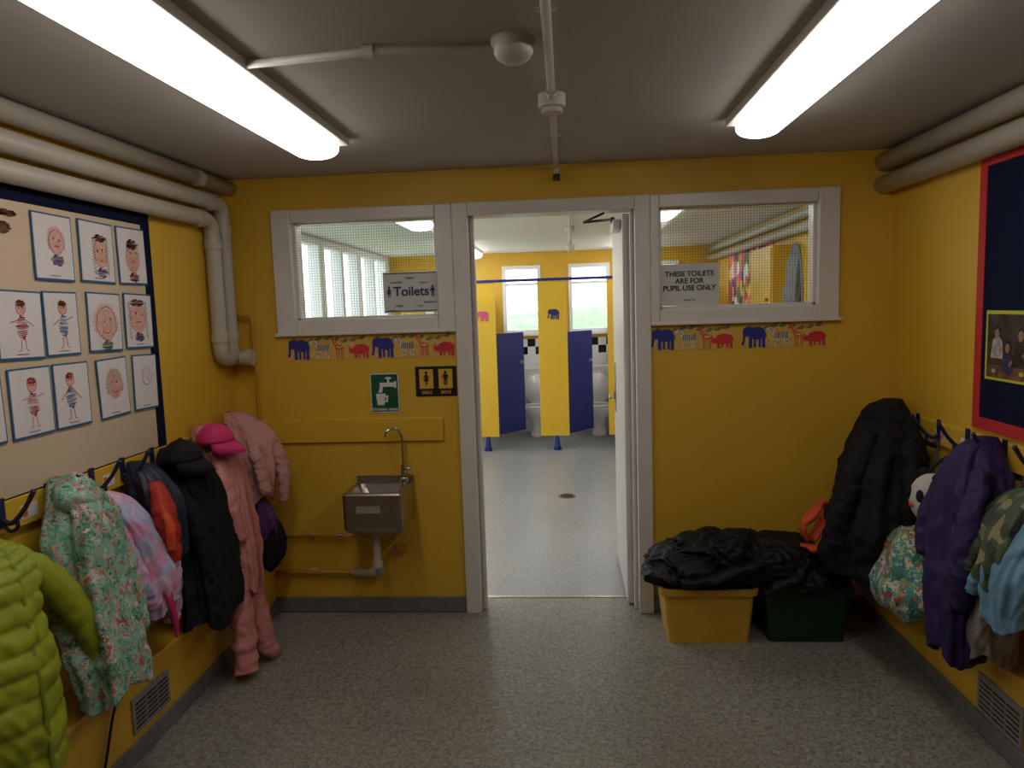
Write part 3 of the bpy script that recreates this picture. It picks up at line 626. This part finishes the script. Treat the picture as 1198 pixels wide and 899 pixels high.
M_navy=pmat('navy_nylon',(22,28,56),.5,var=.15,bump=.3); M_redf=pmat('red_fabric',(180,40,28),.6,var=.1,bump=.3); M_orf=pmat('orange_fabric',(210,74,24),.6,var=.1,bump=.3)
M_zip=pmat('zip_plastic',(120,130,30),.4)
coat('lime_puffer_jacket','L',[(1.0,1.84,.06,.03,.03),(.96,1.83,.09,.10,.06),(.88,1.80,.12,.14,.085),(.72,1.77,.15,.15,.095),(.55,1.76,.17,.155,.10),(.34,1.76,.18,.15,.10)],M_lime2,1.3,
  [[(1.91,.11,.93,.045),(1.99,.16,.83,.052),(2.05,.20,.70,.052),(2.09,.22,.58,.050),(2.12,.23,.45,.045)]],k=3,fold=.03,puff=.10,pn=13,spn=9,zipm=M_zip,m=130)
coat('floral_raincoat','L',[(1.09,2.30,.06,.03,.03),(1.05,2.30,.09,.07,.06),(.97,2.29,.12,.10,.09),(.85,2.27,.14,.115,.09),(.65,2.25,.18,.125,.09),(.5,2.24,.22,.13,.085),(.395,2.24,.235,.135,.08)],M_flor,2.1,
  [[(2.37,.12,.95,.04),(2.40,.17,.82,.048),(2.41,.20,.65,.048),(2.40,.22,.52,.042)]],k=5,fold=.12,hood=(2.29,.12,1.02,.085,.07,.075),dy=-.085)
coat('lilac_print_jacket','L',[(1.02,2.50,.06,.03,.03),(.98,2.51,.09,.07,.06),(.90,2.53,.12,.09,.08),(.78,2.55,.14,.105,.09),(.66,2.57,.17,.105,.09),(.56,2.58,.18,.09,.08)],M_lil,3.7,
  [[(2.60,.12,.90,.035),(2.65,.18,.78,.045),(2.66,.21,.66,.045),(2.62,.22,.50,.04)],[(2.45,.15,.9,.035),(2.46,.2,.74,.04),(2.5,.23,.60,.035)]],k=5,fold=.14,dy=-.10,dz=-.03)
g=group('pink_scarf',side('L',2.6,.25,.6)); sleeve('scarf_tail','L',[(2.42,.2,.70,.02),(2.45,.25,.60,.024),(2.49,.25,.48,.02),(2.51,.24,.40,.012)],M_mag,g,flat=.4)
coat('red_and_navy_coat','L',[(1.05,2.66,.05,.02,.03),(1.0,2.66,.09,.06,.06),(.9,2.66,.12,.075,.08),(.78,2.66,.13,.08,.08),(.66,2.66,.13,.07,.08)],M_navy,4.2,
  [[(2.63,.14,.95,.03),(2.61,.2,.85,.035),(2.61,.22,.72,.035)]],k=5,fold=.12,dy=-.02)
g=group('red_rucksack',side('L',2.56,.2,.8)); sleeve('red_side','L',[(2.60,.15,.97,.03),(2.56,.20,.88,.045),(2.55,.22,.78,.045),(2.55,.22,.68,.04)],M_redf,g,seed=4); sleeve('orange_panel','L',[(2.53,.21,.90,.018),(2.515,.245,.82,.022),(2.51,.25,.74,.018)],M_orf,g,seed=6); sleeve('strap','L',[(2.62,.06,1.02,.008),(2.60,.14,.97,.009),(2.58,.19,.90,.008)],M_navy,g)
coat('black_coat','L',[(1.06,2.86,.06,.03,.03),(1.02,2.86,.09,.07,.07),(.94,2.86,.13,.10,.09),(.8,2.86,.16,.11,.09),(.62,2.84,.19,.125,.085),(.45,2.82,.22,.14,.08),(.345,2.81,.23,.14,.08)],M_black,5.1,
  [[(2.93,.15,.93,.035),(2.95,.21,.80,.042),(2.96,.25,.64,.042),(2.93,.27,.50,.04)],[(2.78,.15,.93,.035),(2.75,.21,.80,.042),(2.74,.25,.64,.04),(2.74,.26,.54,.036)]],k=5,fold=.14)
def cap(name,s,y,o,z,r,mat,brim,tilt=0):
    g=group(name,side(s,y,o,z)); c=side(s,y,o,z); rings=[]
    for i in range(10):
        a=math.pi/2*i/9; rings.append([Vector((c.x+r*math.cos(a)*math.cos(t*math.pi/16)*.9,c.y+r*math.cos(a)*math.sin(t*math.pi/16),c.z+r*.95*math.sin(a)*(1+.04*noise.noise(Vector((t,i,y)))))) for t in range(32)])
    ringmesh('crown',rings,mat,g); d=1 if s=='L' else -1
    V=[]
    for i in range(13):
        a=-math.pi*.42+math.pi*.84*i/12
        for q,dz in ((.88,0),(1.0+brim*math.cos(a)*.6,-.022),(1.0+brim*math.cos(a),-.05)):
            V.append((c.x+d*r*q*math.cos(a),c.y+r*math.sin(a)*(.95 if q>.9 else .95),c.z+dz))
    ob=mk('brim',V,[(3*i+j,3*i+3+j,3*i+4+j,3*i+1+j) for i in range(12) for j in range(2)],mat,g,True)
    sm=ob.modifiers.new('thick','SOLIDIFY'); sm.thickness=.004
    cyl('button',(c.x,c.y,c.z+r*.95),.006,.006,'z',mat,g)
cap('black_cap','L',2.80,.15,1.02,.09,M_black,.5)
g=coat('pink_puddle_suit','L',[(1.11,3.14,.06,.03,.03),(1.07,3.14,.09,.07,.05),(.98,3.13,.14,.095,.07),(.8,3.11,.19,.10,.07),(.6,3.08,.235,.105,.065),(.45,3.06,.26,.11,.06),(.38,3.05,.265,.11,.06)],M_pinks,6.4,
  [[(3.05,.16,1.0,.034),(3.01,.22,.88,.040),(2.99,.26,.74,.038),(3.0,.28,.62,.034)]],k=5,fold=.12,zipm=pmat('pink_zip',(180,104,106),.5))
sleeve('leg_1','L',[(3.02,.255,.50,.055),(2.98,.27,.34,.058),(2.95,.285,.18,.058),(2.92,.30,.04,.056)],M_pinks,g,seed=2,flat=.8)
sleeve('leg_2','L',[(3.11,.255,.50,.055),(3.10,.27,.34,.057),(3.10,.295,.18,.056),(3.10,.32,.075,.05),(3.12,.345,.035,.032)],M_pinks,g,seed=9,flat=.8)
cap('magenta_cap','L',3.05,.17,1.05,.088,M_mag,.5)
coat('pink_fleece_jacket','L',[(1.13,3.42,.08,.04,.04),(1.08,3.42,.13,.075,.08),(1.0,3.41,.17,.10,.11),(.9,3.40,.18,.10,.11),(.78,3.40,.18,.10,.10),(.70,3.40,.18,.095,.09)],M_fleece,7.7,
  [[(3.42,.22,1.04,.04),(3.42,.29,.93,.045),(3.42,.32,.80,.04),(3.42,.31,.68,.03)],[(3.34,.2,1.0,.035),(3.31,.25,.88,.04),(3.31,.27,.75,.035)]],k=4,fold=.08)
g=group('purple_and_black_bag',side('L',3.42,.2,.5)); drape('bag_body','L',[(.62,3.42,.17,.03,.03),(.58,3.42,.19,.07,.06),(.50,3.41,.2,.09,.08),(.42,3.41,.2,.09,.085),(.36,3.41,.19,.085,.08),(.345,3.41,.18,.07,.07)],M_black,g,k=4,fold=.08,seed=5); drape('purple_pouch','L',[(.70,3.37,.22,.02,.02),(.67,3.36,.23,.04,.035),(.6,3.36,.24,.05,.045),(.53,3.36,.24,.045,.04)],pmat('purple_fabric',(80,40,100),.7,bump=.3),g,k=4,fold=.1,seed=8); sleeve('strap','L',[(3.42,.1,1.0,.006),(3.41,.18,.8,.007),(3.41,.19,.55,.008)],M_black,g)
g=group('trailing_bag_strap',side('L',2.1,.2,.2)); sleeve('webbing','L',[(2.18,.22,.42,.008),(2.2,.2,.34,.008),(2.21,.165,.25,.008),(2.16,.162,.12,.008),(2.11,.165,.03,.008)],M_black,g,wr=0,flat=.4)
# ------------------------------------------------------------------ garments, right
coat('black_hooded_coat','R',[(1.13,3.38,.10,.04,.04),(1.08,3.36,.13,.10,.08),(.98,3.30,.16,.17,.12),(.82,3.24,.20,.20,.16),(.65,3.22,.23,.22,.18),(.48,3.22,.24,.22,.18),(.36,3.22,.24,.21,.17)],M_black,8.1,
  [[(3.23,.26,1.0,.05),(3.18,.33,.86,.06),(3.16,.39,.70,.060),(3.18,.41,.52,.055)],[(3.12,.14,.98,.04),(3.03,.17,.84,.05),(2.99,.19,.70,.05),(2.99,.19,.58,.045)]],k=5,fold=.09,hood=(3.34,.15,1.05,.12,.09,.08))
M_purp=pmat('purple_navy_nylon',(42,28,78),.6,var=.12,bump=.4,bscale=30,spec=.3)
coat('purple_coat','R',[(1.07,2.86,.07,.03,.03),(1.02,2.85,.10,.08,.07),(.93,2.82,.13,.12,.09),(.78,2.80,.15,.13,.09),(.6,2.77,.18,.12,.09),(.45,2.75,.2,.11,.08),(.31,2.73,.21,.09,.07)],M_purp,9.4,
  [[(2.72,.16,.97,.04),(2.66,.22,.83,.048),(2.64,.25,.66,.045),(2.66,.25,.52,.04)],[(2.93,.16,.92,.035),(2.95,.22,.78,.042),(2.93,.24,.62,.04)]],k=5,fold=.14,dy=-.17,dz=.01)
M_camo=patmat('camouflage_fabric',[(0,(60,74,44)),(.3,(96,106,62)),(.5,(130,122,90)),(.7,(44,54,36))],24)
coat('camouflage_jacket','R',[(1.03,2.52,.06,.03,.03),(.98,2.52,.1,.08,.06),(.9,2.51,.14,.10,.08),(.8,2.5,.16,.11,.09),(.70,2.5,.17,.11,.09)],M_camo,10.2,[[(2.56,.18,.90,.032),(2.58,.22,.82,.032),(2.58,.25,.74,.028)]],k=5,fold=.12,dy=-.14,dz=-.05)
M_lblue=pmat('light_blue_fabric',(104,150,178),.6,var=.08,bump=.3)
coat('light_blue_jacket','R',[(1.0,2.38,.06,.03,.03),(.90,2.40,.12,.09,.07),(.80,2.42,.17,.10,.08),(.70,2.43,.18,.10,.08),(.60,2.43,.18,.09,.07)],M_lblue,11.5,[[(2.48,.19,.78,.035),(2.53,.23,.72,.035),(2.56,.24,.66,.03)]],k=5,fold=.1,dy=-.12,dz=-.05)
g=group('grey_hanging_bag',side('R',2.4,.2,.5)); drape('bag_body','R',[(.72,2.42,.10,.03,.03),(.66,2.43,.14,.06,.05),(.56,2.44,.16,.08,.06),(.46,2.44,.17,.08,.065),(.38,2.44,.17,.075,.06)],pmat('grey_fabric',(140,132,128),.8,var=.3,scale=14,bump=.4),g,k=4,fold=.12,seed=7); sleeve('strap','R',[(2.41,.1,1.0,.008),(2.42,.14,.8,.008),(2.42,.14,.68,.009)],M_navy,g)
M_teal=patmat('teal_owl_print',[(0,(60,140,136)),(.3,(50,116,118)),(.5,(150,176,96)),(.65,(176,80,56)),(.8,(196,190,170))],55,warp=.1)
g=group('patterned_drawstring_bag',side('R',3.0,.2,.5)); drape('bag_body','R',[(.68,2.95,.15,.04,.03),(.64,2.94,.19,.09,.07),(.55,2.92,.22,.14,.09),(.44,2.90,.24,.16,.11),(.37,2.90,.24,.14,.10),(.335,2.90,.24,.09,.07)],M_teal,g,k=5,fold=.08,seed=3); sleeve('cord','R',[(3.02,.07,1.0,.005),(2.97,.12,.85,.005),(2.95,.15,.68,.006)],M_navy,g,wr=0)
g=group('panda_rucksack',side('R',2.84,.18,.8)); M_wf=pmat('white_plush',(196,190,184),.9,bump=.4)
c=side('R',2.84,.18,.81); blob('head',c,(.075,.085,.10),M_wf,g,.04,6,1)
for dy in (-.05,.06): blob('ear',c+Vector((0,dy,.09)),(.024,.024,.022),M_black,g,.05,6,1)
for dy,dx in ((-.035,-.06),(.03,-.072)): blob('eye_patch',c+Vector((dx,dy,.02)),(.014,.02,.026),M_black,g,.05,6,1)
blob('nose',c+Vector((-.075,-.0,-.02)),(.01,.014,.01),M_orf,g,.02,6,1); sleeve('strap','R',[(2.85,.08,1.0,.007),(2.86,.16,.94,.008),(2.86,.19,.89,.008)],M_black,g)
# ------------------------------------------------------------------ crates, waterproofs
def crate(name,x0,x1,y0,y1,h,mat):
    g=group(name,((x0+x1)/2,(y0+y1)/2,h/2)); t=.03
    R_=[ringrect(x0+t,x1-t,y0+t*.6,y1-t*.6,0,.02),ringrect(x0+t*.2,x1-t*.2,y0+t*.2,y1-t*.2,h-.03,.025),ringrect(x0-.008,x1+.008,y0-.008,y1+.008,h-.03,.03),ringrect(x0-.01,x1+.01,y0-.01,y1+.01,h,.03),
        ringrect(x0+.008,x1-.008,y0+.008,y1-.008,h,.02),ringrect(x0+t+.004,x1-t-.004,y0+t*.6+.004,y1-t*.6-.004,.006,.02)]
    ringmesh('tub',R_,mat,g,False,True)
crate('yellow_storage_crate',.42,.85,3.27,3.60,.27,pmat('yellow_plastic',(206,162,48),.4,var=.05))
crate('green_storage_crate',.885,1.29,3.29,3.60,.27,pmat('green_plastic',(10,50,30),.4,var=.05))
M_bag=pmat('black_waterproof_nylon',(14,14,18),.6,var=.1,bump=.25,bscale=18,spec=.3)
g=group('black_waterproofs_heap',(.8,3.42,.4))
blob('fold_1',(.65,3.42,.35),(.27,.18,.10),M_bag,g,.24,6,1,n=170,m=100,ridge=True)
blob('fold_2',(.93,3.42,.36),(.26,.17,.13),M_bag,g,.22,6,4,n=170,m=100,ridge=True)
blob('fold_3',(.72,3.40,.42),(.22,.14,.09),M_bag,g,.26,7,8,n=170,m=100,ridge=True)
blob('fold_4',(.46,3.40,.31),(.12,.14,.045),M_bag,g,.28,9,6,n=120,m=70,ridge=True)
blob('fold_5',(1.12,3.36,.30),(.15,.13,.085),M_bag,g,.25,8,11,n=120,m=70,ridge=True)
sleeve('loose_sleeve','R',[(3.28,.66,.41,.04),(3.25,.78,.385,.045),(3.24,.88,.35,.045),(3.235,.98,.325,.04),(3.24,1.08,.31,.03)],M_bag,g,seed=3,wr=.3,flat=.6)
sleeve('loose_sleeve_2','R',[(3.30,.50,.40,.05),(3.27,.56,.33,.055),(3.26,.64,.29,.05),(3.26,.70,.26,.035)],M_bag,g,seed=8,wr=.3,flat=.6)
g=group('orange_hi_vis_straps',(1.16,3.4,.55))
tube('loop_1',[(1.08,3.30,.50),(1.06,3.29,.56),(1.10,3.29,.62),(1.15,3.30,.67),(1.18,3.32,.62),(1.14,3.31,.55),(1.10,3.30,.50)],[.022,.03,.034,.026,.028,.03,.02],M_orf,g,n=24,samples=50,flat=.5,wr=.5,seed=2)
tube('loop_2',[(1.06,3.32,.47),(1.12,3.29,.46),(1.17,3.29,.50),(1.19,3.31,.57)],[.03,.035,.03,.02],M_orf,g,n=24,samples=40,flat=.5,wr=.5,seed=5)
# ------------------------------------------------------------------ washroom contents
CY=7.95
pil=[(-1.84,-1.56),(-1.08,-.78),(-.31,.01),(.45,.77),(1.22,1.5)]
for i,(a,b) in enumerate(pil):
    g=group('cubicle_partition',((a+b)/2,CY,1)); box('pilaster',a,b,CY,CY+.03,.16,1.89,M_yl2,g,.003); box('divider',(a+b)/2-.012,(a+b)/2+.012,CY+.03,FY,.16,1.75,M_white2,g)
    xc=(a+b)/2; cyl('leg',(xc+.02,CY+.015,.09),.018,.15,'z',M_blue,g); cyl('foot',(xc+.02,CY+.015,.012),.045,.024,'z',M_blue,g); lathe('foot_cover',(xc+.02,CY+.015,0),[(.045,.02),(.035,.04),(.022,.14),(.02,.16)],M_blue,g)
    if i in (1,2,3): elephant(g,xc-.055,1.46,.13,CY-.003,A_blue if i!=1 else A_pink)
for i in range(4):
    a=pil[i][1]; ang=math.radians(50); g=group('cubicle_door',(a,CY+.02,.75)); w=.44
    dx,dy=math.cos(ang)*w,math.sin(ang)*w; nx,ny_=-math.sin(ang)*.022,math.cos(ang)*.022
    P=[(a,CY+.02),(a+dx,CY+.02+dy),(a+dx+nx,CY+.02+dy+ny_),(a+nx,CY+.02+ny_)]
    mk('leaf',[(x,y,.18) for x,y in P]+[(x,y,1.32) for x,y in P],[(3,2,1,0),(4,5,6,7),(0,1,5,4),(1,2,6,5),(2,3,7,6),(3,0,4,7)],M_blue,g,bevel=.003)
    cyl('indicator_bolt',(a+dx*.9,CY+dy*.9-.0,.98),.02,.05,'y',M_steel,g); tube('pull_handle',[(a+dx*.86,CY+dy*.86,.98),(a+dx*.98,CY+dy*.9-.04,.98)],.01,M_steel,g)
g=group('cubicle_headrail',(0,CY,1.9)); box('rail',-1.09,1.5,CY-.012,CY+.022,1.885,1.915,M_blue,g,.004)
def toilet(x,yb):
    g=group('toilet',(x,yb,.4))
    def ov(cx,cy,rx,ry,z,n=28): return [Vector((cx+rx*math.cos(2*math.pi*j/n),cy+ry*math.sin(2*math.pi*j/n)*(1.15 if math.sin(2*math.pi*j/n)<0 else 1),z)) for j in range(n)]
    cy=yb-.33
    ringmesh('pan',[ov(x,cy+.05,.10,.15,0),ov(x,cy+.05,.095,.14,.03),ov(x,cy+.05,.07,.10,.12),ov(x,cy+.04,.085,.12,.2),ov(x,cy,.15,.18,.3),ov(x,cy,.17,.20,.36),ov(x,cy,.165,.195,.375),ov(x,cy,.12,.15,.37),ov(x,cy,.09,.11,.28),ov(x,cy,.04,.05,.22)],M_china,g)
    ringmesh('seat',[ov(x,cy,.175,.205,.376),ov(x,cy,.175,.205,.395),ov(x,cy,.11,.14,.395),ov(x,cy,.11,.14,.376)],M_china,g,True,False)
    ringmesh('lid_raised',[[Vector((p.x,yb-.17+(p.z-.4)*.1-k*.012,.58+(p.y-cy)*.95)) for p in ov(x,cy,.16,.19,.4)] for k in (0,1)],M_china,g)
    ringmesh('cistern',[ringrect(x-.17,x+.17,yb-.15,yb-.01,.5,.03),ringrect(x-.19,x+.19,yb-.165,yb-.01,.82,.03)],M_china,g,False); ringmesh('cistern_lid',[ringrect(x-.2,x+.2,yb-.175,yb-.005,.82,.03),ringrect(x-.2,x+.2,yb-.175,yb-.005,.85,.03)],M_china,g,False)
    tube('flush_lever',[(x+.12,yb-.17,.77),(x+.12,yb-.19,.77),(x+.07,yb-.195,.765)],.007,M_chrome,g); tube('flush_pipe',[(x,yb-.06,.5),(x,yb-.06,.3)],.02,M_china,g)
for x in (-1.18,-.385,.38,1.1): toilet(x,FY-.02)
mt,nt,b=newmat('chequer_tiles'); N=nt.nodes; ck=N.new('ShaderNodeTexChecker'); ck.inputs['Scale'].default_value=10; ck.inputs['Color1'].default_value=rgb(24,24,28); ck.inputs['Color2'].default_value=rgb(232,232,232)
tc=N.new('ShaderNodeTexCoord'); nt.links.new(tc.outputs['Object'],ck.inputs['Vector']); nt.links.new(ck.outputs['Color'],b.inputs['Base Color']); b.inputs['Roughness'].default_value=.2
box('trim_3',FL+.01,1.8,FY-.008,FY,1.0,1.2,mt); M_tile=pmat('white_wall_tiles',(230,230,230),.25,var=.02); box('trim_4',FL+.01,1.8,FY-.008,FY,.0,1.0,M_tile)
g=group('floor_drain',(-.03,5.96,0)); cyl('drain_cover',(-.03,5.96,.003),.06,.006,'z',M_dark,g); cyl('drain_ring',(-.03,5.96,.002),.075,.004,'z',M_steel,g)
M_coll=patmat('paper_collage',[(0,(226,120,150)),(.18,(240,200,70)),(.34,(120,60,140)),(.48,(236,228,214)),(.62,(226,90,60)),(.76,(90,150,120)),(.88,(240,170,60))],9)
g=group('collage_display',(FR,7.2,1.7)); box('backing',FR-.012,FR,6.45,8.15,1.25,2.15,M_coll,g)
for i in range(26):
    y=6.5+random.random()*1.55; z=1.3+random.random()*.8; r=random.uniform(.04,.09)
    mk('paper_flower',[(FR-.015-.0004*i,y+r*math.cos(2*math.pi*j/20)*(1+.25*(j%2)),z+r*math.sin(2*math.pi*j/20)*(1+.25*(j%2))) for j in range(20)],[tuple(range(20))],random.choice([A_red,A_or,A_pink,M_syel,A_blue,M_swhite,A_grn]),g)
g=group('wall_cupboard',(1.65,6.05,1.6)); box('carcass',1.60,FR,5.75,6.40,1.3,2.02,M_yeld,g,.004); box('door_panel',1.59,1.60,5.77,6.38,1.32,2.0,M_yeld,g,.003); cyl('knob',(1.58,5.85,1.6),.015,.02,'x',M_steel,g)
g=group('washroom_pipes',(1.74,5,2.2)); 
for z,xx in ((2.22,1.75),(2.12,1.75)): tube('pipe',[(xx,3.9,z),(xx,9.1,z)],.035,M_pvc,g)
coat('grey_hanging_coat','R',[(1.98,5.1,-.1,.03,.03),(1.93,5.1,-.06,.09,.06),(1.8,5.1,-.04,.14,.09),(1.5,5.1,-.03,.17,.1),(1.2,5.1,-.03,.17,.1)],pmat('grey_wool',(120,120,122),.9,bump=.4),2.2,k=5,fold=.1)
# ------------------------------------------------------------------ world
w=bpy.data.worlds.new('daylight'); SC.world=w; w.use_nodes=True; bg=w.node_tree.nodes['Background']
bg.inputs['Color'].default_value=(.88,.94,1,1); bg.inputs['Strength'].default_value=3.6
# ------------------------------------------------------------------ camera
F=840.0
dY=Vector((63/F,91/F,-1)).normalized(); u=Vector((-0.032,1,0)); u.z=(u.x*dY.x+u.y*dY.y)/(-dY.z); Z=u.normalized(); X=dY.cross(Z)
R=Matrix((X,dY,Z))
cd=bpy.data.cameras.new('camera'); cd.sensor_width=36; cd.lens=F*36/1198; cd.clip_start=.05
co=bpy.data.objects.new('camera',cd); COL.objects.link(co); co.matrix_world=Matrix.Translation((0,0,1.6))@R.to_4x4(); SC.camera=co
